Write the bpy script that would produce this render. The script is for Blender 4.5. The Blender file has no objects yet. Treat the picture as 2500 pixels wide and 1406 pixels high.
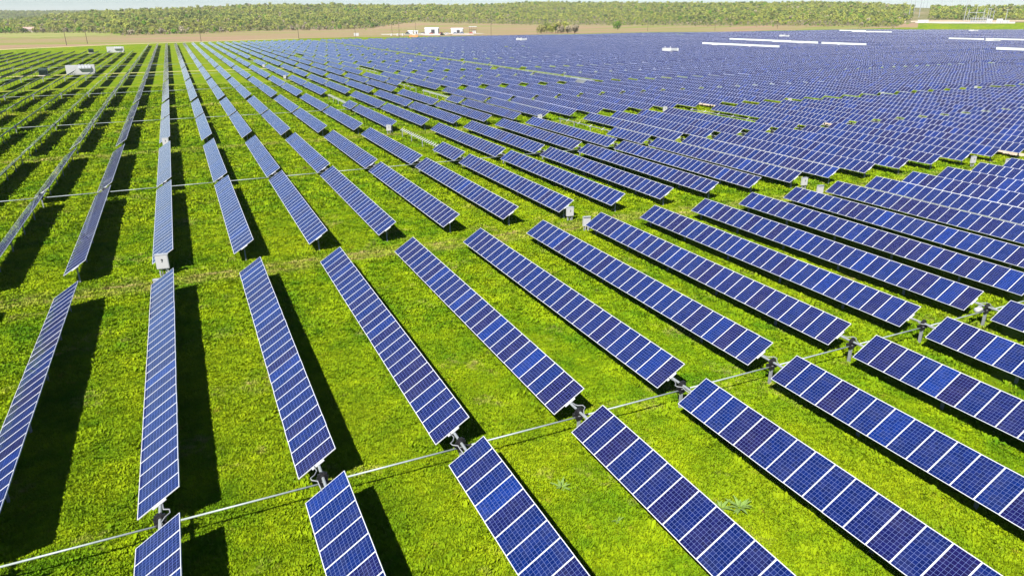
import bpy, math, random
import numpy as np
from mathutils import Matrix, Vector
random.seed(7); rng = np.random.default_rng(7)
R = math.radians
scene = bpy.context.scene
COL = scene.collection

# ------------------------------------------------------------------ camera, sky, sun, exposure
CAMH = 18.886
cam_d = bpy.data.cameras.new("camera"); cam = bpy.data.objects.new("camera", cam_d); COL.objects.link(cam)
cam_d.sensor_fit = 'HORIZONTAL'; cam_d.sensor_width = 36.0; cam_d.lens = 1710.3 / 2500 * 36.0
cam_d.clip_start = 0.5; cam_d.clip_end = 20000
YAW, PITCH, ROLL = R(24.597), R(21.121), R(-0.301)
cy_, sy_, cp_, sp_ = math.cos(YAW), math.sin(YAW), math.cos(PITCH), math.sin(PITCH)
fw = Vector((sy_ * cp_, cy_ * cp_, -sp_)); rt = Vector((cy_, -sy_, 0)); up = rt.cross(fw)
cr, sr = math.cos(ROLL), math.sin(ROLL)
rt2 = cr * rt + sr * up; up2 = -sr * rt + cr * up
M = Matrix.Identity(4)
for i in range(3):
    M[i][0] = rt2[i]; M[i][1] = up2[i]; M[i][2] = -fw[i]
M[2][3] = CAMH
cam.matrix_world = M
scene.camera = cam

SUN_EL, SUN_AZ = R(47.5), R(180 + 48)        # compass azimuth from +Y, clockwise, of the direction towards the sun
sun_dir = Vector((math.sin(SUN_AZ) * math.cos(SUN_EL), math.cos(SUN_AZ) * math.cos(SUN_EL), math.sin(SUN_EL)))
w = bpy.data.worlds.new("World"); scene.world = w; w.use_nodes = True
nt = w.node_tree
sky = nt.nodes.new('ShaderNodeTexSky'); sky.sky_type = 'NISHITA'; sky.sun_disc = False
sky.sun_elevation = SUN_EL; sky.sun_rotation = SUN_AZ
sky.air_density = 1.0; sky.dust_density = 0.15; sky.ozone_density = 3.0
bg = nt.nodes['Background']; bg.inputs['Strength'].default_value = 0.05
tint = nt.nodes.new('ShaderNodeMix'); tint.data_type = 'RGBA'; tint.blend_type = 'MULTIPLY'; tint.inputs[0].default_value = 1.0
tint.inputs[7].default_value = (.68, .82, 1.0, 1)
nt.links.new(sky.outputs[0], tint.inputs[6]); nt.links.new(tint.outputs[2], bg.inputs[0])
sd = bpy.data.lights.new("sun", 'SUN'); sd.energy = 5.0; sd.angle = R(0.5); sd.color = (1.0, 0.95, 0.87)
so = bpy.data.objects.new("sun", sd); COL.objects.link(so)
so.rotation_euler = sun_dir.to_track_quat('Z', 'Y').to_euler()
vs = scene.view_settings
vs.view_transform = 'Standard'; vs.look = 'None'; vs.exposure = 1.2; vs.gamma = 1.0; vs.use_curve_mapping = False

# ------------------------------------------------------------------ node helpers and materials
class NB:
    def __init__(s, name):
        s.m = bpy.data.materials.new(name); s.m.use_nodes = True; s.t = s.m.node_tree
        s.b = s.t.nodes['Principled BSDF']; s.out = s.t.nodes['Material Output']
    def n(s, typ, ins=None, **kw):
        nd = s.t.nodes.new(typ)
        for k, v in kw.items(): setattr(nd, k, v)
        for k, v in (ins or {}).items():
            if isinstance(v, bpy.types.NodeSocket): s.t.links.new(v, nd.inputs[k])
            else: nd.inputs[k].default_value = v
        return nd
    def math(s, op, a, b=None, c=None, clamp=False):
        ins = {0: a}
        if b is not None: ins[1] = b
        if c is not None: ins[2] = c
        nd = s.n('ShaderNodeMath', ins, operation=op); nd.use_clamp = clamp
        return nd.outputs[0]
    def mix(s, f, a, b):
        nd = s.n('ShaderNodeMix', {0: f}, data_type='RGBA')
        for i, v in ((6, a), (7, b)):
            if isinstance(v, bpy.types.NodeSocket): s.t.links.new(v, nd.inputs[i])
            else: nd.inputs[i].default_value = (*v, 1)
        return nd.outputs[2]
    def noise(s, vec, scale, detail=3, rough=.55, out='Fac'):
        nd = s.n('ShaderNodeTexNoise', {'Scale': scale, 'Detail': detail, 'Roughness': rough})
        if vec is not None: s.t.links.new(vec, nd.inputs['Vector'])
        return nd.outputs[out]
    def step(s, v, lo, hi):
        nd = s.n('ShaderNodeMapRange', {'Value': v, 'From Min': lo, 'From Max': hi}); return nd.outputs[0]
    def pos(s): return s.n('ShaderNodeNewGeometry').outputs['Position']
    def base(s, c):
        if isinstance(c, bpy.types.NodeSocket): s.t.links.new(c, s.b.inputs['Base Color'])
        else: s.b.inputs['Base Color'].default_value = (*c, 1)
    def set(s, **kw):
        for k, v in kw.items():
            k = k.replace('_', ' ')
            if isinstance(v, bpy.types.NodeSocket): s.t.links.new(v, s.b.inputs[k])
            else: s.b.inputs[k].default_value = v
    def bump(s, h, strength=.4, dist=.1):
        b = s.n('ShaderNodeBump', {'Strength': strength, 'Distance': dist, 'Height': h})
        s.t.links.new(b.outputs[0], s.b.inputs['Normal'])

def plain(name, c, rough=.6, metal=0.0, var=.12, scale=3.0):
    k = NB(name); tc = k.n('ShaderNodeTexCoord').outputs['Object']
    f = k.noise(tc, scale, 4)
    k.base(k.mix(k.step(f, .3, .7), tuple(x * (1 - var) for x in c), tuple(min(1, x * (1 + var)) for x in c)))
    k.set(Roughness=rough, Metallic=metal)
    return k.m

def grass_colour(k, tuft):
    p = k.pos()
    big = k.noise(p, .045, 4, .6); med = k.noise(p, .32, 4, .65); fine = k.noise(p, 2.6, 3, .6)
    a = k.mix(k.step(med, .36, .64), (.070, .170, .003), (.245, .330, .004))
    a = k.mix(k.math('MULTIPLY', k.step(big, .42, .66), .55), a, (.300, .330, .006))
    dry = k.math('MULTIPLY', k.step(k.noise(p, .21, 5, .7), .575, .70), k.step(fine, .40, .58))
    a = k.mix(k.math('MULTIPLY', dry, .75), a, (.42, .31, .13))
    yy = k.n('ShaderNodeSeparateXYZ', {0: p}).outputs[1]
    ph = k.math('MODULO', k.math('ADD', k.math('SUBTRACT', yy, 56.6), 31.468 + 62.936 * 4), 62.936)
    off = k.math('ABSOLUTE', k.math('ADD', k.math('SUBTRACT', ph, 31.468), k.math('MULTIPLY', k.math('SUBTRACT', k.noise(p, .06, 2), .5), 3.0)))
    wear = k.math('MULTIPLY', k.math('SUBTRACT', 1.0, k.step(off, .5, 2.0)), k.step(k.noise(p, .55, 4, .7), .38, .62))
    a = k.mix(k.math('MULTIPLY', wear, .7), a, (.36, .31, .08))
    wheel = k.math('LESS_THAN', k.math('ABSOLUTE', k.math('SUBTRACT', off, .75)), .22)
    a = k.mix(k.math('MULTIPLY', k.math('MULTIPLY', wheel, k.step(k.noise(p, .3, 4, .7), .45, .6)), .6), a, (.40, .27, .14))
    red = k.math('MULTIPLY', k.step(k.noise(p, .9, 4, .7), .62, .73), .5)
    a = k.mix(red, a, (.27, .15, .035))
    if tuft:
        rnd = k.n('ShaderNodeObjectInfo').outputs['Random']
        a = k.mix(k.math('MULTIPLY', rnd, .45), a, (.070, .165, .004))
    else:
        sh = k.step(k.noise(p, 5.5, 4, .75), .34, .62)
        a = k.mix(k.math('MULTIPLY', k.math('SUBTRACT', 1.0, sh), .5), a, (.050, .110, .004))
    return a, p

def make_ground():
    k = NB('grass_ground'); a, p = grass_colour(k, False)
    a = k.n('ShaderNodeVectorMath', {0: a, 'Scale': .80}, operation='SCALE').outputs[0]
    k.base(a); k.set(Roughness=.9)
    k.t.nodes['Principled BSDF'].inputs['Specular IOR Level'].default_value = .04
    h = k.math('ADD', k.noise(p, 4.5, 5, .75), k.math('MULTIPLY', k.noise(p, .8, 3), .8))
    k.bump(h, .85, .22)
    return k.m
def make_tuft():
    k = NB('grass_blade'); a, p = grass_colour(k, True)
    k.base(a); k.set(Roughness=.75)
    k.b.inputs['Specular IOR Level'].default_value = .06
    tr = k.n('ShaderNodeBsdfTranslucent'); k.t.links.new(a, tr.inputs[0])
    mx = k.n('ShaderNodeMixShader', {0: .12, 1: k.b.outputs[0], 2: tr.outputs[0]})
    k.t.links.new(mx.outputs[0], k.out.inputs[0])
    return k.m

def make_cells(framed):
    """multicrystalline photovoltaic cells under glass: u runs along the row (one unit per panel), v across the panel"""
    k = NB('panel_glass' if not framed else 'panel_table_glass')
    uv = k.n('ShaderNodeUVMap', uv_map='UVMap').outputs[0]
    sx = k.n('ShaderNodeSeparateXYZ', {0: uv}); u, v = sx.outputs[0], sx.outputs[1]
    seed = k.n('ShaderNodeAttribute', attribute_name='seed').outputs['Fac']
    rnd = k.n('ShaderNodeObjectInfo').outputs['Random']
    fu = k.math('FRACT', u); iu = k.math('FLOOR', u)
    idv = k.n('ShaderNodeCombineXYZ', {0: iu, 1: seed, 2: k.math('MULTIPLY', rnd, 977.0)}).outputs[0]
    wn = k.n('ShaderNodeTexWhiteNoise', {'Vector': idv}, noise_dimensions='3D')
    r1 = wn.outputs['Value']; r2 = k.n('ShaderNodeSeparateColor', {0: wn.outputs['Color']}).outputs[1]
    mu, mv = (.031, .016)
    cu = k.math('MULTIPLY', k.math('SUBTRACT', fu, mu), 6 / (1 - 2 * mu))
    cv = k.math('MULTIPLY', k.math('SUBTRACT', v, mv), 12 / (1 - 2 * mv))
    def edge(x, wd):
        d = k.math('ABSOLUTE', k.math('SUBTRACT', k.math('FRACT', x), .5))
        return k.math('GREATER_THAN', d, .5 - wd)
    line = k.math('MAXIMUM', edge(cu, .022), edge(cv, .022))
    def outside(x, m):
        return k.math('GREATER_THAN', k.math('ABSOLUTE', k.math('SUBTRACT', x, .5)), .5 - m)
    border = k.math('MAXIMUM', outside(fu, mu), outside(v, mv))
    cid = k.n('ShaderNodeCombineXYZ', {0: k.math('ADD', k.math('FLOOR', cu), k.math('MULTIPLY', iu, 7)), 1: k.math('FLOOR', cv), 2: k.math('ADD', seed, k.math('MULTIPLY', rnd, 311.0))}).outputs[0]
    cr_ = k.n('ShaderNodeTexWhiteNoise', {'Vector': cid}, noise_dimensions='3D').outputs['Value']
    col = k.mix(k.step(r1, .0, .5), (.0062, .0050, .044), (.0014, .0110, .082))
    col = k.mix(k.step(r1, .84, .97), col, (.002, .018, .130))
    col = k.mix(k.math('MULTIPLY', r2, .35), col, (.006, .005, .042))
    fl = k.noise(k.n('ShaderNodeVectorMath', {0: uv, 1: (6, 12, 1)}, operation='MULTIPLY').outputs[0], 2.2, 3, .7)
    br = k.math('ADD', .60, k.math('ADD', k.math('MULTIPLY', cr_, .42), k.math('MULTIPLY', fl, .38)))
    col = k.n('ShaderNodeVectorMath', {0: col, 1: br}, operation='MULTIPLY')
    col = k.n('ShaderNodeVectorMath', {0: col.inputs[0].links[0].from_socket, 'Scale': br}, operation='SCALE').outputs[0]
    col = k.mix(line, col, (.125, .165, .36))
    white = (.50, .51, .54)
    dust = k.math('MULTIPLY', k.step(k.noise(k.n('ShaderNodeVectorMath', {0: k.pos(), 1: (1, 1, 3)}, operation='MULTIPLY').outputs[0], .9, 5, .7), .45, .8), .05)
    col = k.mix(dust, col, (.30, .28, .25))
    col = k.mix(border, col, white)
    k.base(col)
    k.set(Roughness=k.math('ADD', .045, k.math('MULTIPLY', border, .3)), IOR=1.45)
    k.b.inputs['Specular IOR Level'].default_value = .5
    return k.m

MAT = dict(
    ground=make_ground(), tuft=make_tuft(), glass=make_cells(False), table=make_cells(True),
    frame=plain('anodised_frame', (.50, .51, .53), .4, 0.0, .05), back=plain('shaded_backsheet', (.26, .27, .27), .6, 0, .04), wback=plain('white_backsheet', (.80, .80, .80), .6, 0, .04),  # back: white sheet with the shade under the panels put into its grey
    galv=plain('galvanised_steel', (.24, .26, .27), .5, .2, .15, 6), pipe=plain('drive_pipe', (.27, .315, .31), .5, .1, .12, 4),
    black=plain('black_iron', (.014, .014, .016), .5, 0, .3), hose=plain('grey_hose', (.20, .21, .22), .6),
    white=plain('white_paint', (.40, .40, .40), .4, 0, .04, 1.0), grey=plain('grey_paint', (.22, .24, .26), .5),
    lgrey=plain('light_grey_paint', (.27, .285, .30), .5), green=plain('dark_green_paint', (.03, .06, .045), .5),
    conc=plain('concrete', (.48, .42, .36), .9), dark=plain('dark_opening', (.02, .02, .025), .7),
    wood=plain('weathered_wood', (.09, .060, .042), .9, 0, .3), dirt=plain('pale_dirt', (.44, .34, .24), .95, 0, .22, .6),
    gravel=plain('pale_gravel', (.42, .385, .335), .95, 0, .12, .3), track=plain('dry_track', (.42, .37, .16), .95, 0, .25, .5),
    red=plain('red_paint', (.42, .04, .03), .4), blue=plain('blue_grey_paint_and_shade', (.12, .17, .28), .4), orange=plain('orange_paint', (.72, .24, .10), .6),
    mgreen=plain('machine_green', (.02, .16, .03), .5), roof=plain('pale_metal_roof', (.74, .77, .80), .35), thistle=plain('thistle_leaf', (.13, .21, .035), .8, 0, .3, 8),
)

def make_field():
    k = NB('ploughed_field'); p = k.pos()
    st = k.n('ShaderNodeMapping', {'Vector': p, 'Rotation': (0, 0, R(24)), 'Scale': (.35, 1.6, 1)}).outputs[0]
    a = k.mix(k.step(k.noise(st, .014, 5, .65), .44, .57), (.250, .160, .105), (.200, .180, .070))
    a = k.mix(k.math('MULTIPLY', k.step(k.noise(st, .05, 5, .7), .5, .75), .6), a, (.32, .245, .15))
    a = k.mix(k.math('MULTIPLY', k.step(k.noise(st, .008, 4, .65), .50, .62), .75), a, (.15, .19, .030))
    k.base(a); k.set(Roughness=.95); k.b.inputs['Specular IOR Level'].default_value = .1
    k.bump(k.noise(p, .8, 4), .6, .4)
    return k.m
def make_hillground():
    k = NB('wooded_slope'); p = k.pos()
    a = k.mix(k.step(k.noise(p, .02, 4, .6), .35, .65), (.10, .11, .035), (.20, .17, .09))
    k.base(a); k.set(Roughness=.95); k.b.inputs['Specular IOR Level'].default_value = .1
    return k.m
def make_meadow():
    k = NB('pale_meadow'); p = k.pos()
    a = k.mix(k.step(k.noise(p, .015, 5, .65), .4, .6), (.17, .21, .04), (.25, .23, .09))
    k.base(a); k.set(Roughness=.95); k.b.inputs['Specular IOR Level'].default_value = .1
    return k.m
MAT['meadow'] = make_meadow(); MAT['field'] = make_field(); MAT['slope'] = make_hillground()

def leaf_mat(name, c, tr=.2):
    k = NB(name)
    rnd = k.n('ShaderNodeObjectInfo').outputs['Random']
    isl = k.n('ShaderNodeNewGeometry').outputs['Random Per Island']
    f = k.math('ADD', k.math('MULTIPLY', rnd, .6), k.math('MULTIPLY', isl, .4))
    a = k.mix(f, tuple(x * .68 for x in c), tuple(x * 1.4 for x in c))
    k.base(a); k.set(Roughness=.8); k.b.inputs['Specular IOR Level'].default_value = .15
    t = k.n('ShaderNodeBsdfTranslucent'); k.t.links.new(a, t.inputs[0])
    mx = k.n('ShaderNodeMixShader', {0: tr, 1: k.b.outputs[0], 2: t.outputs[0]})
    k.t.links.new(mx.outputs[0], k.out.inputs[0])
    return k.m
LEAF = dict(lime=leaf_mat('lime_leaf', (.265, .290, .050)), mid=leaf_mat('mid_leaf', (.175, .220, .050)), dark=leaf_mat('dark_leaf', (.075, .115, .030)),
            olive=leaf_mat('olive_leaf', (.225, .220, .070)), bare=leaf_mat('bare_twigs', (.240, .210, .140), .05), bright=leaf_mat('bright_leaf', (.12, .24, .015)))

# ------------------------------------------------------------------ mesh helpers
class MB:
    def __init__(s): s.v = []; s.f = []; s.m = []
    def add(s, vs_, fs, mi=0):
        o = len(s.v); s.v.extend([tuple(x) for x in vs_]); s.f.extend([tuple(i + o for i in f) for f in fs]); s.m.extend([mi] * len(fs)); return s
    def box(s, c, sz, mi=0, mat=None):
        x, y, z = (a / 2 for a in sz)
        vv = [Vector((i * x, j * y, l * z)) for l in (-1, 1) for j in (-1, 1) for i in (-1, 1)]
        c = Vector(c)
        vv = [(mat @ q if mat else q) + c for q in vv]
        return s.add(vv, [(0, 2, 3, 1), (4, 5, 7, 6), (0, 1, 5, 4), (2, 6, 7, 3), (0, 4, 6, 2), (1, 3, 7, 5)], mi)
    def tube(s, pts, r, n=6, mi=0, cap=True):
        pts = [Vector(p) for p in pts]; rs = r if isinstance(r, (list, tuple)) else [r] * len(pts)
        ring = []; vv = []
        for i, p in enumerate(pts):
            d = (pts[min(i + 1, len(pts) - 1)] - pts[max(i - 1, 0)]).normalized()
            a = d.cross(Vector((0, 0, 1)) if abs(d.z) < .95 else Vector((1, 0, 0))).normalized(); b = d.cross(a)
            vv += [p + (a * math.cos(2 * math.pi * j / n) + b * math.sin(2 * math.pi * j / n)) * rs[i] for j in range(n)]
        fs = [(i * n + j, i * n + (j + 1) % n, (i + 1) * n + (j + 1) % n, (i + 1) * n + j) for i in range(len(pts) - 1) for j in range(n)]
        if cap: fs += [tuple(range(n))[::-1], tuple(range((len(pts) - 1) * n, len(pts) * n))]
        return s.add(vv, fs, mi)
    def beam(s, a, b, wd, mi=0):
        a, b = Vector(a), Vector(b); d = b - a; q = d.to_track_quat('Z', 'Y').to_matrix()
        return s.box((a + b) / 2, (wd, wd, d.length), mi, q)
    def mesh(s, name, mats, smooth=False):
        me = bpy.data.meshes.new(name); me.from_pydata(s.v, [], s.f); me.update()
        for m in mats: me.materials.append(m)
        me.polygons.foreach_set('material_index', s.m)
        if smooth: me.polygons.foreach_set('use_smooth', [True] * len(s.f))
        return me
    def build(s, name, mats, parent=None, smooth=False):
        return link(bpy.data.objects.new(name, s.mesh(name, mats if isinstance(mats, (list, tuple)) else [mats], smooth)), parent)
def link(o, parent=None):
    COL.objects.link(o)
    if parent is not None: o.parent = parent
    return o
def tag(o, label=None, cat=None, group=None, kind=None):
    for k, v in (('label', label), ('category', cat), ('group', group), ('kind', kind)):
        if v: o[k] = v
    return o
def thing(name, loc, label, cat, group=None, rz=0):
    o = bpy.data.objects.new(name, None); COL.objects.link(o); o.location = loc; o.rotation_euler = (0, 0, rz); o.empty_display_size = .3
    return tag(o, label, cat, group)
def inst(name, me, parent, loc=(0, 0, 0), rot=(0, 0, 0)):
    o = bpy.data.objects.new(name, me); COL.objects.link(o); o.parent = parent; o.location = loc; o.rotation_euler = rot; return o
def copy_tree(o, parent=None):
    c = o.copy(); COL.objects.link(c); c.parent = parent
    for ch in o.children: copy_tree(ch, c)
    return c
ONES = ['zeroth', 'first', 'second', 'third', 'fourth', 'fifth', 'sixth', 'seventh', 'eighth', 'ninth', 'tenth', 'eleventh', 'twelfth', 'thirteenth', 'fourteenth', 'fifteenth', 'sixteenth', 'seventeenth', 'eighteenth', 'nineteenth']
TENS = {20: ('twentieth', 'twenty'), 30: ('thirtieth', 'thirty'), 40: ('fortieth', 'forty'), 50: ('fiftieth', 'fifty'), 60: ('sixtieth', 'sixty'), 70: ('seventieth', 'seventy')}
def ordinal(n):
    if n < 20: return ONES[n]
    t = n // 10 * 10
    return TENS[t][0] if n == t else TENS[t][1] + '-' + ONES[n - t]

# ------------------------------------------------------------------ terrain: flat plain, wooded ridge beyond (azimuth in degrees, distance, height)
BASE = [(-12.88,1330,1.4),(-9.79,1330,0.3),(-7.59,1300,0.5),(-5.28,1250,1.0),(-3.61,1150,1.0),(-2.89,1072,0.0),(0.17,1084,0.0),(2.30,1130,0.0),(3.66,1180,0.0),(5.62,1260,0.4),(7.90,1281,0.2),(10.83,1300,0.0),(12.32,1350,0.3),(13.83,1371,0.4),(15.68,1420,5.9),(16.92,1480,9.6),(17.85,1500,10.9),(20.01,1500,8.3),(23.14,1520,6.1),(26.27,1560,3.8),(29.40,1579,2.4),(32.50,1500,2.6),(35.55,1400,3.4),(38.55,1300,4.0),(42.89,1196,5.0),(47.04,1170,4.8),(49.67,1150,4.4),(51.95,1150,4.0),(52.46,1180,7.8),(54.57,1200,8.7),(56.87,1190,8.6),(59.06,1190,9.1),(62.14,1190,9.1)]
RIDGE = [(-12.70,2280,10.6),(-9.60,2280,13.7),(-7.38,2250,19.0),(-6.21,2225,25.5),(-4.54,2171,32.7),(-2.59,2022,33.9),(-1.33,2027,36.8),(-0.06,2032,36.8),(1.24,2051,39.0),(2.57,2080,41.4),(4.20,2141,45.3),(5.86,2210,49.6),(8.11,2231,50.0),(11.01,2250,50.3),(13.97,2321,51.4),(16.99,2430,51.8),(20.06,2450,51.7),(23.16,2470,52.8),(25.33,2498,59.1),(29.35,2529,59.9),(32.42,2450,56.2),(35.44,2350,52.2),(38.40,2250,50.6),(42.70,2146,47.1),(46.80,2120,47.0),(49.42,2100,43.5),(51.45,2100,37.8),(52.69,2134,34.9),(54.83,2140,34.0),(56.66,2100,31.9),(58.83,2100,31.8),(61.91,2100,30.3)]
BA, RA = np.array(BASE), np.array(RIDGE)
FAR_D, FAR_H = 4800.0, 52.0
def wob(x, y):
    return np.sin(x * .011 + 1.3 * np.sin(y * .007)) * np.cos(y * .013 + .7) + .6 * np.sin(x * .027 - y * .019) + .4 * np.sin(x * .05 + y * .043)
def terrain(x, y):
    x = np.asarray(x, float); y = np.asarray(y, float)
    az = np.degrees(np.arctan2(x, y)); d = np.hypot(x, y)
    db = np.interp(az, BA[:, 0], BA[:, 1]); hb = np.interp(az, BA[:, 0], BA[:, 2])
    dr = np.interp(az, RA[:, 0], RA[:, 1]); hr = np.interp(az, RA[:, 0], RA[:, 2])
    r0 = db * .78 + np.clip((az - 44) / 6, 0, 1) * (np.maximum(db - 110, 1055) - db * .78)
    t1 = np.clip((d - r0) / (db - r0), 0, 1); t1 = t1 * t1 * (3 - 2 * t1)
    t2 = np.clip((d - db) / (dr - db), 0, 1)
    t3 = np.clip((d - dr) / 900, 0, 1); t3 = t3 * t3 * (3 - 2 * t3)
    t4 = np.clip((d - dr - 900) / (FAR_D - dr - 900), 0, 1); t4 = t4 * t4 * (3 - 2 * t4)
    h = hb * t1 + (hr - hb) * (t2 ** .9) - (hr * .75) * t3 + (FAR_H - hr * .25) * t4 + wob(x, y) * 2.2 * np.clip((d - db) / 300, 0, 1) * (1 - np.clip((d - dr + 200) / 200, 0, 1) * .6)
    h = h + .38 * np.clip((x - 190) / 160, 0, 1) * np.clip((db - 60 - d) / 150, 0, 1) * wob(x * .8 + 60, y * .8)
    fade = np.clip((az + 30) / 16, 0, 1) * np.clip((82 - az) / 18, 0, 1)
    return h * fade
def tz(x, y): return float(terrain(x, y))

def polar_patch(name, mats, azs, d0, d1, nr, dz, kind='structure', geo=1.0):
    azs = np.asarray(azs); t = np.linspace(0, 1, nr) ** geo
    d = d0[:, None] + (d1 - d0)[:, None] * t[None, :]
    X = np.sin(np.radians(azs))[:, None] * d; Y = np.cos(np.radians(azs))[:, None] * d
    Z = terrain(X, Y) + dz
    V = np.stack([X, Y, Z], -1).reshape(-1, 3); na = len(azs)
    i, j = np.meshgrid(np.arange(na - 1), np.arange(nr - 1), indexing='ij'); q = (i * nr + j).ravel()
    F = np.stack([q, q + 1, q + nr + 1, q + nr], 1)[:, ::-1]
    me = bpy.data.meshes.new(name); me.from_pydata(V.tolist(), [], F[:, ::-1].tolist()); me.update()
    for m in mats: me.materials.append(m)
    me.polygons.foreach_set('use_smooth', [True] * len(F))
    o = link(bpy.data.objects.new(name, me)); tag(o, kind=kind)
    if me.polygons[0].normal.z < 0: me.flip_normals()
    return o, me, V, F

azf = np.concatenate([np.arange(-180, -20, 4), np.arange(-20, 70, .5), np.arange(70, 181, 4)])
rad = np.concatenate([np.linspace(0.01, 900, 40), np.linspace(915, 2700, 110), np.linspace(2760, 5600, 50), [7000, 9000]])
def build_ground():
    na, nr = len(azf), len(rad)
    X = np.sin(np.radians(azf))[:, None] * rad; Y = np.cos(np.radians(azf))[:, None] * rad
    V = np.stack([X, Y, terrain(X, Y)], -1).reshape(-1, 3)
    i, j = np.meshgrid(np.arange(na - 1), np.arange(nr - 1), indexing='ij'); q = (i * nr + j).ravel()
    F = np.stack([q, q + nr, q + nr + 1, q + 1], 1)
    me = bpy.data.meshes.new('ground'); me.from_pydata(V.tolist(), [], F.tolist()); me.update()
    me.materials.append(MAT['ground']); me.materials.append(MAT['slope'])
    c = V[F].mean(1); az = np.degrees(np.arctan2(c[:, 0], c[:, 1])); d = np.hypot(c[:, 0], c[:, 1])
    mi = (d > np.interp(az, BA[:, 0], BA[:, 1]) - 5).astype(int)
    me.polygons.foreach_set('material_index', mi.tolist()); me.polygons.foreach_set('use_smooth', [True] * len(F))
    if me.polygons[100].normal.z < 0: me.flip_normals()
    tag(link(bpy.data.objects.new('ground', me)), kind='structure')
build_ground()

def interp_line(pts):
    P = np.array(pts, float); az = np.degrees(np.arctan2(P[:, 0], P[:, 1])); d = np.hypot(P[:, 0], P[:, 1]); o = np.argsort(az); return az[o], d[o]
EDGE = [(-300, 470), (-160, 560), (-106, 600), (-85, 622), (-35, 672), (24, 706), (79, 737), (180, 775), (260, 765), (420, 765), (560, 765), (640, 745), (740, 725), (860, 700), (905, 665)]
ea, ed = interp_line(EDGE)
fa = np.arange(-18, 53.6, .4)
polar_patch('field', [MAT['field']], fa, np.interp(fa, ea, ed), np.interp(fa, BA[:, 0], BA[:, 1]) + 12, 26, .06)
ma = np.arange(-15, -2.6, .4)
mb_ = np.interp(ma, BA[:, 0], BA[:, 1])
polar_patch('meadow', [MAT['meadow']], ma, mb_ - 330 + np.clip((ma + 7) * 60, 0, 280) + 25 * np.sin(ma * 5), mb_ + 10, 10, .13)
pa = np.arange(-18, 9, .3); pd = np.interp(pa, ea, ed)
polar_patch('path', [MAT['track']], pa, pd - 11, pd - 1, 3, .09)
# service track through the array, dirt track, substation pad, yard
def strip(name, pts, wd, mat, dz=.02):
    b = MB(); P = [Vector((x, y, 0)) for x, y in pts]; L = []; 
    for i, p in enumerate(P):
        d = (P[min(i + 1, len(P) - 1)] - P[max(i - 1, 0)]).normalized(); nrm = Vector((-d.y, d.x, 0)) * wd / 2
        for q in (p + nrm, p - nrm): q.z = tz(q.x, q.y) + dz; L.append(q)
    b.add(L, [(2 * i, 2 * i + 1, 2 * i + 3, 2 * i + 2) for i in range(len(P) - 1)])
    o = b.build(name, mat); 
    if o.data.polygons[0].normal.z < 0: o.data.flip_normals()
    return tag(o, kind='structure')
def wav(x0, x1, y0, y1, n, a=.25):
    return [(x0 + (x1 - x0) * i / n + (random.uniform(-a, a) if abs(y1 - y0) > abs(x1 - x0) else 0), y0 + (y1 - y0) * i / n + (random.uniform(-a, a) if abs(y1 - y0) <= abs(x1 - x0) else 0)) for i in range(n + 1)]
strip('service_road', wav(-60, 46, 310.5, 307.8, 50), 2.2, MAT['track'], .03)
strip('dirt_track', wav(108.6, 108.7, 34, 205, 90), 3.0, MAT['dirt'], .03)
def quad_pad(name, corners, mat, dz, n=14):
    b = MB(); a, bb, c, d = [Vector((*p, 0)) for p in corners]; vs_ = []
    for i in range(n + 1):
        for j in range(n + 1):
            s, t = i / n, j / n
            p = a * (1 - s) * (1 - t) + bb * s * (1 - t) + c * s * t + d * (1 - s) * t; p.z = tz(p.x, p.y) + dz; vs_.append(p)
    b.add(vs_, [(i * (n + 1) + j, (i + 1) * (n + 1) + j, (i + 1) * (n + 1) + j + 1, i * (n + 1) + j + 1) for i in range(n) for j in range(n)])
    o = b.build(name, mat)
    if o.data.polygons[0].normal.z < 0: o.data.flip_normals()
    return tag(o, kind='structure')
def polar(az, d): return (math.sin(R(az)) * d, math.cos(R(az)) * d)

# ------------------------------------------------------------------ solar trackers
S, X0, TILT = 6.03522, -3.19445, R(32.42)
PER, Y0 = 62.93633, 25.097
TOP = 1.45                               # height of the panel axis
W, LEN = .992, 1.956
WING = [(-28.91, -.858, 'near'), (.858, 28.91, 'far')]
NPAN = 28; PITCH_P = (28.91 - .858) / NPAN
def xr(i): return X0 + i * S
def yk(k): return Y0 + k * PER

def panel_mesh():
    b = MB(); hx, hy, th, fr = LEN / 2, W / 2, .042, .022
    def ring(x, y, z): return [(-x, -y, z), (x, -y, z), (x, y, z), (-x, y, z)]
    v = ring(hx, hy, 0) + ring(hx - fr, hy - fr, 0) + ring(hx - fr, hy - fr, -.006) + ring(hx, hy, -th)
    f = []; m = []
    for i in range(4):
        j = (i + 1) % 4
        f += [(i, j, 4 + j, 4 + i), (4 + i, 4 + j, 8 + j, 8 + i), (12 + i, 12 + j, j, i)]; m += [0, 0, 0]
    f += [(8, 9, 10, 11), (15, 14, 13, 12)]; m += [1, 2]
    b.v = v; b.f = f; b.m = m
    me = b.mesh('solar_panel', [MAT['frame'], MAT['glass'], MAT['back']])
    uvl = me.uv_layers.new(name='UVMap')
    for p in me.polygons:
        for li in p.loop_indices:
            c = me.vertices[me.loops[li].vertex_index].co
            uvl.data[li].uv = ((c.y + hy - fr) / (2 * (hy - fr)) * .94 + .03, (c.x + hx - fr) / (2 * (hx - fr)) * .974 + .013)
    return me
PANEL = panel_mesh()
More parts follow.
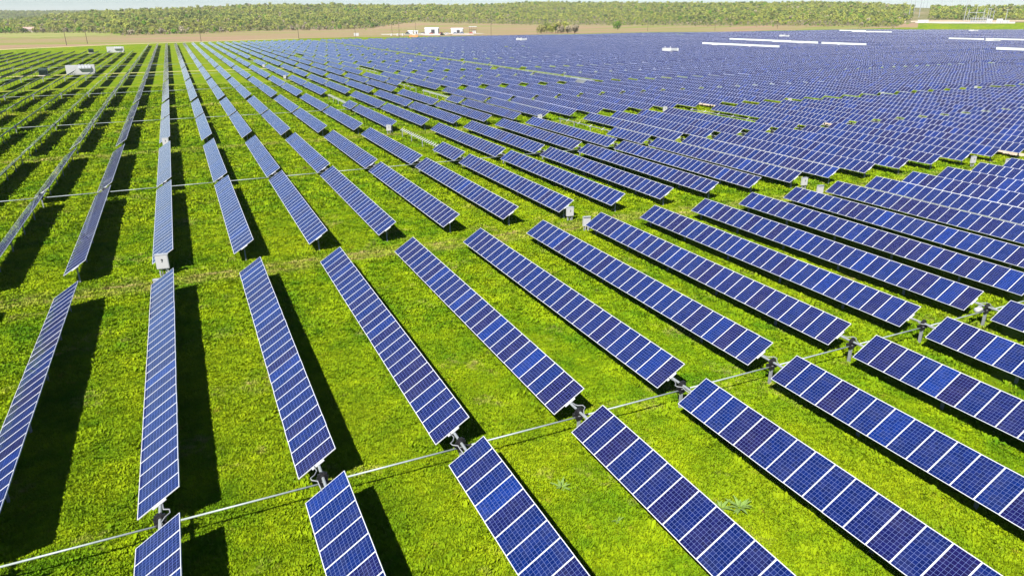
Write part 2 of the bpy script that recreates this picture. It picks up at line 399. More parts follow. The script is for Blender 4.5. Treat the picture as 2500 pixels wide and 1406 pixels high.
def table_mesh(n):
    """n panels side by side as one sheet, pattern in the material; along +y from 0"""
    L = n * PITCH_P; hx, th = LEN / 2, .042
    b = MB(); v = [(-hx, 0, 0), (hx, 0, 0), (hx, L, 0), (-hx, L, 0), (-hx, 0, -th), (hx, 0, -th), (hx, L, -th), (-hx, L, -th)]
    b.v = v; b.f = [(0, 1, 2, 3), (7, 6, 5, 4), (0, 4, 5, 1), (1, 5, 6, 2), (2, 6, 7, 3), (3, 7, 4, 0)]; b.m = [0, 2, 1, 1, 1, 1]
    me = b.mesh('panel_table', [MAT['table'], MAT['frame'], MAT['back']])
    uvl = me.uv_layers.new(name='UVMap')
    for p in me.polygons:
        for li in p.loop_indices:
            c = me.vertices[me.loops[li].vertex_index].co; uvl.data[li].uv = (c.y / PITCH_P, (c.x + hx) / (2 * hx))
    return me
TABLES = {}
def table(n):
    if n not in TABLES: TABLES[n] = table_mesh(n)
    return TABLES[n]
POSTS = [5.8, 11.6, 17.4, 23.1, 28.3]
def post_mb(b, y, mi=0, x=.06):
    for dx, wd, dp in ((0, .012, .15), (-.07, .012, .10), (.07, .012, .10)): pass
    b.box((x, y, .64), (.09, .15, 1.36), mi)
    b.box((x, y, 1.30), (.16, .10, .14), mi)
POST = MB(); post_mb(POST, 0); POST = POST.mesh('support_post', [MAT['galv']])
GPOST = MB(); GPOST.box((.06, 0, .55), (.11, .15, 1.16)); GPOST = GPOST.mesh('support_post', [MAT['galv']])
def tube_mesh(y0, y1):
    b = MB(); b.tube([(.06, y0, TOP - .11), (.06, y1, TOP - .11)], .065, 8); return b.mesh('torque_tube', [MAT['galv']])
TUBE = tube_mesh(-28.75, 28.75)
def gear_mesh():
    b = MB()
    b.tube([(.06, -.05, TOP - .11), (.06, .05, TOP - .11)], .20, 16)
    b.tube([(.06, -.11, TOP - .11), (.06, .11, TOP - .11)], .12, 10)
    b.box((.06, .0, TOP - .45), (.28, .20, .20)); b.box((-.12, .10, TOP - .34), (.14, .16, .18)); b.box((.2, -.1, TOP - .3), (.12, .14, .2))
    for a in range(10):
        t = a * math.pi / 5; b.box((.06 + .20 * math.cos(t), 0, TOP - .11 + .20 * math.sin(t)), (.07, .08, .07))
    return b.mesh('slew_gear', [MAT['black']])
GEAR = gear_mesh()
def hose_mesh():
    b = MB(); z = TOP - .03
    b.tube([(.14, .95, z - .06), (.17, .55, z - .04), (.19, .36, z + .02), (.40, .24, z + .04), (.42, .05, z + .02), (.24, -.12, z), (.10, -.40, z - .02), (.12, -.9, z - .08)], .026, 6)
    return b.mesh('cable_conduit', [MAT['hose']], True)
HOSE = hose_mesh()
RAIL = MB(); RAIL.box((0, 0, -.075), (.62, .05, .05)); RAIL = RAIL.mesh('mounting_rail', [MAT['frame']])
RAIL2 = MB(); RAIL2.box((0, 0, -.06), (.66, .09, .05)); RAIL2 = RAIL2.mesh('mounting_rail', [MAT['frame']])
def struct_mesh(posts=True):
    b = MB(); b.tube([(.06, -28.75, TOP - .11), (.06, 28.75, TOP - .11)], .07, 6)
    for s in (-1, 1):
        for y in POSTS: b.box((.06, s * y, .66), (.09, .15, 1.4))
    b.box((.06, 0, .55), (.16, .2, 1.1)); b.box((.06, 0, TOP - .2), (.5, .2, .5))
    return b.mesh('support_frame', [MAT['galv']])
STRUCT = struct_mesh()
# wings without (all) panels: (row, block, wing) -> number of panels left, counted from the gear
BARE = {(6, 1, 'far'): 9, (11, 1, 'far'): 10, (16, 1, 'far'): 9, (6, 2, 'far'): 8, (10, 2, 'far'): 8, (10, 3, 'near'): 12, (11, 4, 'near'): 0, (6, 5, 'far'): 8, (10, 6, 'near'): 9}
SPARSE = {(11, 1, 'far'), (16, 1, 'far')}
for k in range(3, 11):
    for wname in ('near', 'far'): BARE[(19, k, wname)] = 0; SPARSE.add((19, k, wname))
FLIP = []   # trackers turned the other way are built apart
EDGE_Y = [(-15, 625), (31, 632), (62, 640), (144, 655), (200, 662), (300, 690), (420, 703), (560, 701), (640, 685), (736, 685), (832, 660), (848, 630), (883, 582), (927, 560), (1050, 470), (1250, 330)]
EX = np.array(EDGE_Y, float)
def y_limit(x, i):
    if i <= -3: return 500
    return float(np.interp(x, EX[:, 0], EX[:, 1]))

ray_r, ray_u, ray_f = np.array(rt2), np.array(up2), np.array(fw)
def project(P):
    q = np.asarray(P, float) - np.array([0, 0, CAMH]); z = q @ ray_f
    return np.stack([1250 + 1710.3 * (q @ ray_r) / z, 703 - 1710.3 * (q @ ray_u) / z, z], -1)
cand = []
for i in range(-18, 215):
    for k in range(0, 11):
        x, y = xr(i), yk(k)
        if y - 29 > y_limit(x, i): continue
        ys = np.linspace(y - 29, y + 29, 15); pr = project(np.stack([np.full(15, x), ys, np.full(15, 1.5)], 1))
        ok = (pr[:, 2] > 3) & (pr[:, 0] > -40) & (pr[:, 0] < 2540) & (pr[:, 1] > -20) & (pr[:, 1] < 1500)
        if not ok.any(): continue
        zz = pr[ok, 2]; area = (1.0 / zz ** 2 * (CAMH / np.hypot(x, y) + .35)).sum()
        cand.append((area, i, k, float(np.hypot(x, y))))
cand.sort(reverse=True)
FLIPPED = [(317, 391, 321), (392, 362, 325), (392, 391, 363), (396, 426, 391), (402, 463, 426), (705, 627, 589), (680, 588, 536), (534, 373, 344), (545, 352, 318), (386, 243, 212)]
# the turned trackers: (x, far end, near end) of one wing each; keep the grid clear of them
def hit_flip(x, y0, y1):
    return any(abs(x - fx) < 4.5 and y0 < fa_ and y1 > fn_ for fx, fa_, fn_ in FLIPPED)
solo = [c for c in cand if not (c[2] >= 3 and hit_flip(xr(c[1]), yk(c[2]) - 29, yk(c[2]) + 29))][:285]
solo_set = {(c[1], c[2]) for c in solo}
rest = [(i, k) for _, i, k, _ in cand if (i, k) not in solo_set]
for i in range(-9, -1):
    for k in range(0, 3):
        if (i, k) not in solo_set and (i, k) not in rest: rest.append((i, k))

GROUP = 'tracker rows of the solar farm'
BLOCK = ['nearest', 'second', 'third', 'fourth', 'fifth', 'sixth', 'seventh', 'eighth', 'ninth', 'tenth', 'eleventh']
def tracker_label(i, k, kindtxt):
    row = 'the upright row' if i == 0 else f"{ordinal(abs(i))} row {'right' if i > 0 else 'left'} of the upright row"
    return f"{kindtxt}, {BLOCK[k]} block from camera, {row}"
for _, i, k, dist in solo:
    tl = TILT + R(random.uniform(-.6, .6))
    bare = [BARE[(i, k, wn)] for wn in ('near', 'far') if (i, k, wn) in BARE]
    if bare: txt = 'bare tracker without panels' if sum(bare) == 0 and len(bare) == 2 else 'blue tracker missing panels'
    elif i < -1: txt = 'tracker seen from behind'
    else: txt = 'blue solar tracker'
    t = thing('solar_tracker', (xr(i), yk(k), tz(xr(i), yk(k)) + random.uniform(-.03, .03)), tracker_label(i, k, txt), 'solar tracker', GROUP)
    near = dist < 78 and i >= -1
    mid = dist < 205
    if mid:
        inst('torque_tube', TUBE, t)
        inst('slew_gear', GEAR, t); inst('support_post', GPOST, t)
        for s in (-1, 1):
            for y in POSTS: inst('support_post', POST, t, (0, s * y, 0))
        if dist < 110: inst('cable_conduit', HOSE, t, (0, 0, 0), (0, 0, 0 if random.random() < .6 else math.pi))
    else: inst('support_frame', STRUCT, t)
    for y0, y1, wn in WING:
        n = BARE.get((i, k, wn), NPAN); sgn = 1 if wn == 'far' else -1; g = .858
        if near:
            for j in range(n):
                y = sgn * (g + (j + .5) * PITCH_P)
                inst('solar_panel', PANEL, t, (random.uniform(-.006, .006), y, TOP), (R(random.uniform(-.12, .12)), -tl + R(random.uniform(-.25, .25)), 0))
        elif n:
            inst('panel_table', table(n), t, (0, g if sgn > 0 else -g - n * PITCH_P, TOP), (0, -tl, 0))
        if n < NPAN:
            js = range(n, NPAN) if (i, k, wn) not in SPARSE else range(n + 2, NPAN, 4)
            for j in js:
                if mid or j % 4 == 0 or (i, k, wn) in SPARSE:
                    inst('mounting_rail', RAIL2, t, (0, sgn * (g + (j + .5) * PITCH_P), TOP), (0, -tl, 0))
        elif mid and dist < 130:
            inst('mounting_rail', RAIL, t, (0, sgn * (g - .02), TOP), (0, -tl, 0)); inst('mounting_rail', RAIL, t, (0, sgn * (28.91 + .02), TOP), (0, -tl, 0))

# trackers stuck facing the other way: white backs towards the camera
for q, (fx, ya, yn) in enumerate(FLIPPED):
    side = ['second', 'next', 'third', 'fourth']
    lab = ['white-backed tracker in the front left pair of turned rows', 'near white-backed tracker of the long middle line of turned rows', 'second white-backed tracker of the long middle line of turned rows',
           'third white-backed tracker of the long middle line of turned rows', 'farthest white-backed tracker of the long middle line of turned rows', 'far white-backed tracker close to the field edge', 'white-backed tracker just nearer than the one at the field edge',
           'white-backed tracker beside the white inverter at the right edge', 'white-backed tracker behind the white inverter at the right edge', 'nearest white-backed tracker at the right edge of the frame'][q]
    t = thing('turned_tracker', (fx, (ya + yn) / 2, tz(fx, (ya + yn) / 2)), lab, 'solar tracker', 'trackers turned with their white backs to the camera')
    n = max(8, int((ya - yn) / PITCH_P) - 1); L = n * PITCH_P
    b = MB(); b.tube([(-.1, -L / 2, TOP - .11), (-.1, L / 2, TOP - .11)], .07, 6)
    for y in np.linspace(-L / 2 + .5, L / 2 - .5, 6): b.box((-.1, y, .66), (.09, .15, 1.4))
    b.build('support_frame', [MAT['galv']], t)
    if ('w', n) not in TABLES:
        TABLES[('w', n)] = table(n).copy(); TABLES[('w', n)].materials[2] = MAT['wback']
    inst('panel_table', TABLES[('w', n)], t, (0, -L / 2, TOP + .25), (0, R(84), 0))

# everything farther away: one mass of trackers
def far_field():
    V, F, MI, UV, SD = [], [], [], [], []
    def addf(vs_, fs, mis, uvs, seed):
        o = len(V); V.extend(vs_)
        for f, mi, uv in zip(fs, mis, uvs):
            F.append(tuple(a + o for a in f)); MI.append(mi); UV.extend(uv); SD.append(seed)
    hx, th = LEN / 2, .045
    for i, k in rest:
        x, yc = xr(i), yk(k); lim = y_limit(x, i)
        tl = TILT + R(random.uniform(-1.2, 1.2)); c, s = math.cos(tl), math.sin(tl)
        for y0, y1, wn in WING:
            a, b = yc + y0, yc + y1
            n = BARE.get((i, k, wn), NPAN)
            if wn == 'far': b = min(a + n * PITCH_P, lim)
            else: a = b - n * PITCH_P; b = min(b, lim)
            if i < 24 or random.random() < .97:
                pass
            else: continue
            if hit_flip(x, a, b): continue
            n_ = int((b - a) / PITCH_P)
            if n_ >= 3:
                b = a + n_ * PITCH_P
                z0 = TOP + tz(x, a); z1 = TOP + tz(x, b)
                P = [(x - hx * c, a, z0 - hx * s), (x + hx * c, a, z0 + hx * s), (x + hx * c, b, z1 + hx * s), (x - hx * c, b, z1 - hx * s)]
                Q = [(p[0] + s * th, p[1], p[2] - c * th) for p in P]
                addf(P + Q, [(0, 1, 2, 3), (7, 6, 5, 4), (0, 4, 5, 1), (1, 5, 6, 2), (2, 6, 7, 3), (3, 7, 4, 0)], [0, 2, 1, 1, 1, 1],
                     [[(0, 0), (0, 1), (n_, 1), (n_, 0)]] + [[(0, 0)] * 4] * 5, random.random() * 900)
            lo, hi = yc + y0, min(yc + y1, lim)
            if hi - lo > 3:
                bx = MB(); bx.beam((x + .06, lo, TOP - .11 + tz(x, lo)), (x + .06, hi, TOP - .11 + tz(x, hi)), .13)
                if x < 130:
                    for q in POSTS:
                        y = yc + (q if wn == 'far' else -q)
                        if y < lim: bx.box((x + .06, y, .66), (.10, .16, 1.4))
                if n == 0 and wn:
                    for y in np.arange(lo + 2, hi, 4.0): bx.box((x, y, TOP), (.7, .1, .06))
                addf(bx.v, bx.f, [3] * len(bx.f), [[(0, 0)] * 4] * len(bx.f), 0)
    me = bpy.data.meshes.new('distant_trackers'); me.from_pydata(V, [], F); me.update()
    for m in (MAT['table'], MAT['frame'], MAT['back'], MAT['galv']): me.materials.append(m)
    me.polygons.foreach_set('material_index', MI)
    uvl = me.uv_layers.new(name='UVMap'); uvl.data.foreach_set('uv', np.array(UV, np.float32).ravel())
    at = me.attributes.new('seed', 'FLOAT', 'FACE'); at.data.foreach_set('value', np.array(SD, np.float32))
    tag(link(bpy.data.objects.new('distant_trackers', me)), kind='stuff', label='blue mass of far solar tracker rows filling the plain up to the field', cat='solar trackers')
far_field()

# drive shafts from row to row
def shaft_mesh(detail):
    b = MB(); z = TOP - .40
    b.tube([(.55 if detail else .2, 0, z), (S - .05, 0, z)], .040, 8)
    return b.mesh('shaft_tube', [MAT['pipe']], True)
SH1, SH2 = shaft_mesh(True), shaft_mesh(False)
JOINT = MB(); JOINT.tube([(S - .45 + .3, 0, TOP - .40), (S + .0, 0, TOP - .40)], .06, 8); JOINT = JOINT.mesh('universal_joint', [MAT['black']])
JOINT2 = MB(); JOINT2.tube([(.15, 0, TOP - .40), (.56, 0, TOP - .40)], .06, 8); JOINT2 = JOINT2.mesh('universal_joint', [MAT['black']])
def bw(k): return BLOCK[k]
for k in range(0, 6):
    i0, i1 = {0: (-1, 10), 1: (-6, 16), 2: (-12, 14), 3: (-14, 12), 4: (-14, 10), 5: (-14, 8)}[k]
    for i in range(i0, i1):
        if (i, k) not in solo_set or (i + 1, k) not in solo_set: continue
        where = 'just right of the upright row' if i == 0 else 'just left of the upright row' if i == -1 else f"{ordinal(i + 1) if i > 0 else ordinal(-i)} one {'right' if i > 0 else 'left'} of the upright row"
        t = thing('drive_shaft', (xr(i), yk(k), 0), f"thin grey drive pipe in the {bw(k)} block, {where}", 'drive shaft', 'drive pipes between the tracker rows')
        inst('shaft_tube', SH1 if k < 2 else SH2, t)
        if k < 2: inst('universal_joint', JOINT, t); inst('universal_joint', JOINT2, t)
# drive motor at the right edge
t = thing('drive_motor', (xr(8) - .45, yk(0) + .1, 0), 'rounded white motor on the drive post near the right edge', 'motor')
b = MB(); b.tube([(-.42, 0, TOP - .22), (-.38, 0, TOP - .22), (.05, 0, TOP - .22), (.09, 0, TOP - .22)], [.12, .17, .17, .12], 12); b.build('motor_body', MAT['white'], t, True)
b = MB(); b.box((-.1, 0, TOP - .02), (.16, .14, .1)); b.build('terminal_box', MAT['lgrey'], t)

# ------------------------------------------------------------------ combiner boxes
def combiner():
    t = thing('combiner_box', (0, 0, 0), 'x', 'cabinet', 'white electrical cabinets at the row ends')
    b = MB(); b.box((0, 0, 1.10), (.80, .30, .98)); b.box((0, -.157, 1.10), (.72, .012, .90)); b.build('cabinet', MAT['white'], t)
    b = MB(); b.box((.02, -.172, 1.20), (.045, .02, .22), 0, Matrix.Rotation(R(18), 3, 'Y')); b.box((0, -.172, 1.29), (.10, .02, .06)); b.build('door_handle', MAT['black'], t)
    b = MB(); b.box((0, .03, 1.61), (.86, .4, .035)); b.build('top_cover', MAT['lgrey'], t)
    for s in (-.26, .26): b = MB(); b.box((s, 0, .32), (.09, .09, .64)); b.build('leg', MAT['lgrey'], t)
    for s in (-.12, .12): b = MB(); b.tube([(s, .08, .64), (s, .08, 0)], .035, 8); b.build('cable_pipe', MAT['white'], t)
    return t
proto = combiner(); first = True
BOXES = [(-3.25, 58.5, 0, 'white cabinet with black handle at the end of the upright row, second block'), (-3.45, 55.0, 2, 'low white cabinet half hidden by the nearest block of the upright row'), (-3.1, 121.4, 0, 'white cabinet at the end of the upright row, third block'),
         (33.2, 58.7, 0, 'white cabinet with black handle left of its twin, sixth row right of the upright row'), (32.9, 54.95, 1, 'white cabinet showing its back, tucked against the sixth row of the nearest block'), (32.0, 120.9, 0, 'white cabinet above the bare rails of the sixth row'),
         (61.6, 121.4, 0, 'white cabinet at the eleventh row, beside the second bare row'), (90.2, 121.0, 0, 'white cabinet at the sixteenth row, beside the third bare row'), (64.2, 58.7, 0, 'white cabinet with black handle at the eleventh row, near aisle'),
         (62.7, 55.0, 1, 'white cabinet showing its back at the eleventh row, near aisle'), (94.2, 58.7, 0, 'white cabinet with black handle at the sixteenth row, near aisle'), (96.5, 55.6, 1, 'white cabinet showing its back at the sixteenth row, near aisle'),
         (124.4, 121.2, 0, 'white cabinet in the green staircase aisle, leftmost of three'), (154.0, 121.2, 0, 'white cabinet in the green staircase aisle, middle of three'), (188.2, 121.0, 0, 'white cabinet in the green staircase aisle, rightmost of three'),
         (32.4, 309.5, 0, 'small white cabinet by the pale service road, sixth row'), (31.9, 246.3, 0, 'small white cabinet nearer than the service road, sixth row'), (64.2, 309.0, 0, 'small white cabinet beside the row of green gaps, eleventh row'), (66.4, 372.0, 0, 'small white cabinet behind the eleventh row, sixth aisle'),
         (93.5, 309.0, 0, 'small white cabinet beside the green gaps, sixteenth row'), (71.5, 497.5, 0, 'tiny white cabinet far back near the field, eleventh row'), (101.3, 497.5, 0, 'tiny white cabinet far back beside the bare row'), (132.9, 183.5, 0, 'white cabinet just behind the long grey container'),
         (233.8, 372.0, 0, 'tiny white cabinet in the blue field left of the white inverter'), (272.0, 321.0, 0, 'tiny white cabinet just right of the white inverter in the blue field'), (343, 309.5, 0, 'tiny white cabinet nearer than the front pair of turned rows'), (420, 435, 0, 'tiny white cabinet behind the long line of turned rows'), (300, 435, 0, 'tiny white cabinet behind the white inverter in the blue field')]
for x, y, f, lab in BOXES:
    o = proto if first else copy_tree(proto); first = False
    o.location = (x, y, 0 if f != 2 else -.85); o.rotation_euler = (0, 0, R({0: -6, 1: 172, 2: 0}[f])); o['label'] = lab; o.scale = [(1.12 if x < 0 else .88 if y < 60 else 1.0)] * 3

# ------------------------------------------------------------------ inverter stations
def inverter(loc, rz, lab, sc=1.0, hoods=True):
    t = thing('inverter_station', loc, lab, 'inverter', 'white inverter stations in the solar farm', rz); t.scale = (sc, sc, sc)
    L, D, H_ = 9.2, 2.7, 2.9
    b = MB(); b.box((0, 0, .45 + H_ / 2), (L, D, H_)); b.build('housing', MAT['white'], t)
    b = MB(); b.box((0, 0, .25), (L + .1, D + .1, .38)); b.build('skid', MAT['lgrey'], t)
    if hoods:
        for j in range(4):
            b = MB(); x = -.05 + j * 1.02
            y0 = -D / 2
            v = [(x - .46, y0 - .01, 3.15), (x + .46, y0 - .01, 3.15), (x - .46, y0 - .75, 2.45), (x + .46, y0 - .75, 2.45), (x - .46, y0 - .75, 2.1), (x + .46, y0 - .75, 2.1), (x - .46, y0 - .01, 2.1), (x + .46, y0 - .01, 2.1)]
            b.add(v, [(0, 2, 3, 1), (2, 4, 5, 3), (0, 6, 4, 2), (1, 3, 5, 7), (4, 6, 7, 5), (0, 1, 7, 6)]); b.build('air_hood', MAT['lgrey'], t)
            b = MB(); b.tube([(x, -.6, 3.34), (x, -.6, 3.62)], .3, 12); b.build('roof_fan', MAT['lgrey'], t)
    b = MB(); b.box((-2.6, -D / 2 - .02, 1.75), (2.0, .05, 2.3)); b.build('door', MAT['white'], t)
    b = MB(); b.box((L / 2 + .02, 0, 1.8), (.05, 1.9, 2.2)); b.build('side_door', MAT['lgrey'], t)
    b = MB(); b.box((L / 2 - .5, -D / 2 - .25, .9), (.5, .5, .9)); b.build('junction_box', MAT['white'], t)
    return t
inverter((-31.4, 308.5, 0), R(2), 'white inverter station with grey hoods beside the pale service road, left rows')
inverter((-31.0, 506.0, 0), R(0), 'far white inverter station on the green strip past the left rows')
def recessed(loc, rz, lab):
    t = thing('inverter_station', loc, lab, 'inverter', 'white inverter stations in the solar farm', rz); t.scale = (.74, .74, .8); t.location.z = tz(loc[0], loc[1])
    b = MB(); b.box((-2.4, 0, 2.1), (6.2, 2.8, 3.6)); b.build('housing', MAT['white'], t)
    b = MB(); b.box((3.0, .5, 2.6), (4.4, 1.8, 2.4)); b.build('recessed_bay', MAT['lgrey'], t)
    b = MB(); b.box((5.5, 0, 2.1), (.9, 2.8, 3.6)); b.build('end_cabinet', MAT['white'], t)
    b = MB(); b.box((.6, 0, .2), (12.5, 3.0, .34)); b.build('skid', MAT['lgrey'], t)
    for x in (-3.5, 0.2): b = MB(); b.tube([(x, 0, 3.9), (x, 0, 5.0)], .25, 8); b.build('roof_vent', MAT['white'], t)
    return t
recessed((239, 320, 0), R(-30), 'white inverter station alone in the middle of the blue panels')
recessed((254.5, 536, 0), R(-24), 'white inverter station far back, left of the others')
recessed((501, 505, 0), R(-40), 'small white inverter station near the far edge, before the bushes')
recessed((506, 321, 0), R(-52), 'white inverter station in front of the turned rows at the right edge')
recessed((800, 531, 0), R(-52), 'white inverter station on the green strip before the substation')
for x, y, lab, s in ((-43.2, 308.6, 'dark green transformer beside the nearer white inverter station', 1), (-44.0, 505, 'dark green transformer beside the farther white inverter station', 1)):
    t = thing('transformer', (x, y, 0), lab, 'transformer', 'dark green transformers', R(-6))
    b = MB(); b.box((0, 0, 1.35), (2.5, 2.2, 2.2)); b.build('tank', MAT['green'], t)
    for j in range(6):
        b = MB(); b.box((-1.0 + j * .4, -1.28, 1.3), (.06, .35, 1.7)); b.build('cooling_fin', MAT['green'], t)
    b = MB(); b.box((0, 0, .12), (3.0, 2.8, .24)); b.build('plinth', MAT['conc'], t)
t = thing('container', (108.2, 186.7, -1.15), 'long pale grey container on the dirt track behind the blue rows', 'container', None, R(90))
b = MB(); b.box((0, 0, 1.5), (11.5, 2.5, 2.6)); b.build('container_shell', MAT['grey'], t)
for j in range(28): 
    pass
b = MB()
for j in range(28): b.box((-5.6 + j * .415, -1.27, 1.5), (.16, .06, 2.4))
b.build('corrugated_side', MAT['grey'], t)
b = MB(); b.box((0, 0, 2.86), (11.6, 2.6, .1)); b.build('container_roof', MAT['grey'], t)

# ------------------------------------------------------------------ utility poles
def pole(x, y, h, lab, arm=True, mat='wood', grp='wooden utility poles along the field'):
    z = tz(x, y); t = thing('utility_pole', (x, y, z), lab, 'utility pole', grp, -math.atan2(x, y))
    b = MB(); b.tube([(0, 0, -.5), (0, 0, h)], [.26, .17], 8); b.build('post', MAT[mat], t)
    if arm:
        b = MB(); b.box((0, -.15, h - .7), (2.4, .16, .16)); b.build('crossarm', MAT[mat], t)
        for s in (-1, 0, 1):
            b = MB(); b.tube([(s * 1.05, -.15, h - .62), (s * 1.05, -.15, h - .3)], .07, 6); b.build('insulator', MAT['lgrey'], t)
PL = [(-73.4,663.8,10.6,'leftmost wooden pole at the pale path'), (-62.2,698.2,10.9,'second wooden pole from the left, behind the pale path'), (24.1,701.0,11.2,'wooden pole behind the ends of the left rows'), (108.0,706.3,11.6,'wooden pole behind the first bluish rows'),
      (178.6,784.8,12.2,'wooden pole before the brown treeline'), (218.1,756.3,13.4,'thick wooden pole left of the work yard'), (325.0,762.3,12.6,'wooden pole right of the work yard'), (427.9,757.0,13.1,'wooden pole in front of the bush clump'), (559.1,798.4,10.2,'wooden pole right of the lone round tree'),
      (657.3,785.9,11.9,'wooden pole in the pale middle of the right field'), (736.3,755.6,10.4,'short wooden pole at the right end of the pale field'), (857.9,771.6,13.2,'tall wooden pole where the field meets the right wood'), (259,930,13,'wooden pole behind the tents of the work yard'), (300,960,13,'wooden pole behind the white warehouse of the work yard')]
for x, y, h, lab in PL: pole(x, y, h, lab)

# ------------------------------------------------------------------ work yard beyond the panels
quad_pad('gravel_yard', [(228, 862), (350, 838), (356, 880), (236, 902)], MAT['gravel'], .16)
quad_pad('gravel_yard', [(262, 800), (290, 795), (300, 860), (270, 862)], MAT['gravel'], .20)
YZ = lambda x, y: tz(x, y) + .2
def shed(x, y, L, D, H_, rz, lab, name='warehouse', roofm='roof', door=True, rise=1.2):
    t = thing(name, (x, y, YZ(x, y)), lab, 'building', None, rz)
    b = MB(); b.box((0, 0, H_ / 2), (L, D, H_)); b.build('wall', MAT['white'], t)
    b = MB(); o = .35
    v = [(-L / 2 - o, -D / 2 - o, H_ + .02), (L / 2 + o, -D / 2 - o, H_ + .02), (L / 2 + o, D / 2 + o, H_ + .02), (-L / 2 - o, D / 2 + o, H_ + .02), (-L / 2 - o, 0, H_ + rise), (L / 2 + o, 0, H_ + rise)]
    b.add(v, [(0, 1, 5, 4), (2, 3, 4, 5), (0, 4, 3), (1, 2, 5), (3, 2, 1, 0)]); b.build('roof', MAT[roofm], t)
    if door:
        b = MB(); b.box((L * .12, -D / 2 - .05, H_ * .4), (L * .26, .12, H_ * .78)); b.build('door_opening', MAT['dark'], t)
    b = MB(); b.box((L / 2 + .04, 0, H_ * .48), (.10, D * .8, H_ * .9)); b.build('shaded_side', MAT['blue'], t)  # white end wall away from the sun, its shade painted on as blue-grey
    return t
shed(297, 884, 16.5, 11, 5.8, R(-26), 'larger white warehouse with open dark doorway in the work yard')
shed(329, 880, 14.5, 10, 4.8, R(-26), 'lower white warehouse with bluish shaded side in the work yard')
shed(268, 880, 6, 5, 3.6, R(-18), 'small white office cabin in the work yard, left of the red items', 'cabin', door=False, rise=.5)
shed(275, 880, 5, 4, 3.2, R(-18), 'narrow white shed with dark open front in the work yard', 'cabin', rise=.5)
t = thing('lookout_shelter', (347, 872, YZ(347, 872)), 'raised wooden shelter with white roof at the right of the yard', 'shelter', None, R(-22))
for sx in (-1, -.33, .33, 1):
    for s2 in (-1, 1): b = MB(); b.box((sx * 4, s2 * 2, 3.6), (.4, .4, 7.2)); b.build('post', MAT['wood'], t)
b = MB(); b.box((0, 0, 3.9), (8.8, 4.8, .5)); b.build('deck', MAT['wood'], t)
b = MB(); b.box((0, 0, 7.6), (10, 5.6, .7)); b.build('roof', MAT['white'], t)
b = MB(); b.box((1.6, 0, 1.6), (4, 3.4, 3.1)); b.build('lower_room', MAT['white'], t)
def car(x, y, rz, m, lab, L=4.6, H_=1.6, name='car', cat='car'):
    t = thing(name, (x, y, YZ(x, y)), lab, cat, 'vehicles parked in the work yard', rz)
    b = MB(); b.box((0, 0, .65), (L, 1.8, .7)); b.build('body', MAT[m], t)
    b = MB(); hb = H_ - .95
    v = [(-L * .36, -.85, 1.0), (L * .30, -.85, 1.0), (L * .30, .85, 1.0), (-L * .36, .85, 1.0), (-L * .26, -.72, 1.0 + hb), (L * .16, -.72, 1.0 + hb), (L * .16, .72, 1.0 + hb), (-L * .26, .72, 1.0 + hb)]
    b.add(v, [(0, 1, 5, 4), (1, 2, 6, 5), (2, 3, 7, 6), (3, 0, 4, 7), (4, 5, 6, 7)]); b.build('cabin', MAT['dark'], t)
    for sx in (-1, 1):
        for s2 in (-1, 1): b = MB(); b.tube([(sx * L * .32, s2 * .8, .33), (sx * L * .32, s2 * .95, .33)], .33, 10); b.build('wheel', MAT['black'], t)
car(279, 868, R(-20), 'white', 'white pickup parked left of the larger warehouse', 5.4, 1.8)
car(289, 864, R(-10), 'red', 'red car parked before the larger warehouse wall')
car(301, 862, R(-24), 'red', 'red car parked at the dark warehouse doorway')
car(308, 860, R(-30), 'white', 'white car parked between the two warehouses')
car(318, 858, R(-20), 'blue', 'blue-grey car parked left of the lower warehouse', 5, 1.7)
car(326, 856, R(-26), 'blue', 'dark blue-grey van parked before the lower warehouse', 5.2, 2.1, 'van', 'van')
car(338, 856, R(-26), 'red', 'red car parked beside the raised shelter')
car(284, 876, R(60), 'red', 'red vehicle parked beside the small cabins', 5, 2.0)
car(262, 872, R(-20), 'green', 'dark green truck parked at the left end of the yard', 6, 2.6, 'truck', 'truck')
for j, (x, y, lab) in enumerate([(226, 815, 'white tank nearest the thick pole'), (233, 815, 'middle white tank of the three left of the yard'), (238.5, 813, 'right-hand white tank of the three left of the yard')]):
    t = thing('water_tank', (x, y, tz(x, y)), lab, 'tank', 'white tanks left of the yard')
    b = MB(); b.tube([(0, 0, 0), (0, 0, 1.7), (0, 0, 2.1)], [1.1, 1.1, .5], 12); b.build('tank_shell', MAT['white'], t)
    b = MB(); b.tube([(0, 0, 2.1), (0, 0, 2.3)], .3, 8); b.build('lid', MAT['lgrey'], t)
t = thing('skip_container', (229, 742, 0), 'salmon orange skip standing at the edge of the panels', 'container', None, R(-17))
b = MB(); L = 9.2
b.add([(-L / 2 + .5, -1.1, .1), (L / 2 - .5, -1.1, .1), (L / 2 - .5, 1.1, .1), (-L / 2 + .5, 1.1, .1), (-L / 2, -1.25, 1.9), (L / 2, -1.25, 1.9), (L / 2, 1.25, 1.9), (-L / 2, 1.25, 1.9)], [(3, 2, 1, 0), (0, 1, 5, 4), (1, 2, 6, 5), (2, 3, 7, 6), (3, 0, 4, 7), (4, 5, 6, 7)]); b.build('shell', MAT['orange'], t)
b = MB(); b.box((0.5, 0, 2.2), (3, 1.6, .7)); b.build('load', MAT['conc'], t)
t = thing('tractor', (281, 800, tz(281, 800)), 'green tractor parked at the near edge of the yard', 'tractor', None, R(20))
b = MB(); b.box((.8, 0, 1.3), (2.8, 1.2, 1.0)); b.build('bonnet', MAT['mgreen'], t)
b = MB(); b.box((-1, 0, 2.2), (1.6, 1.6, 2.0)); b.build('cab', MAT['dark'], t)
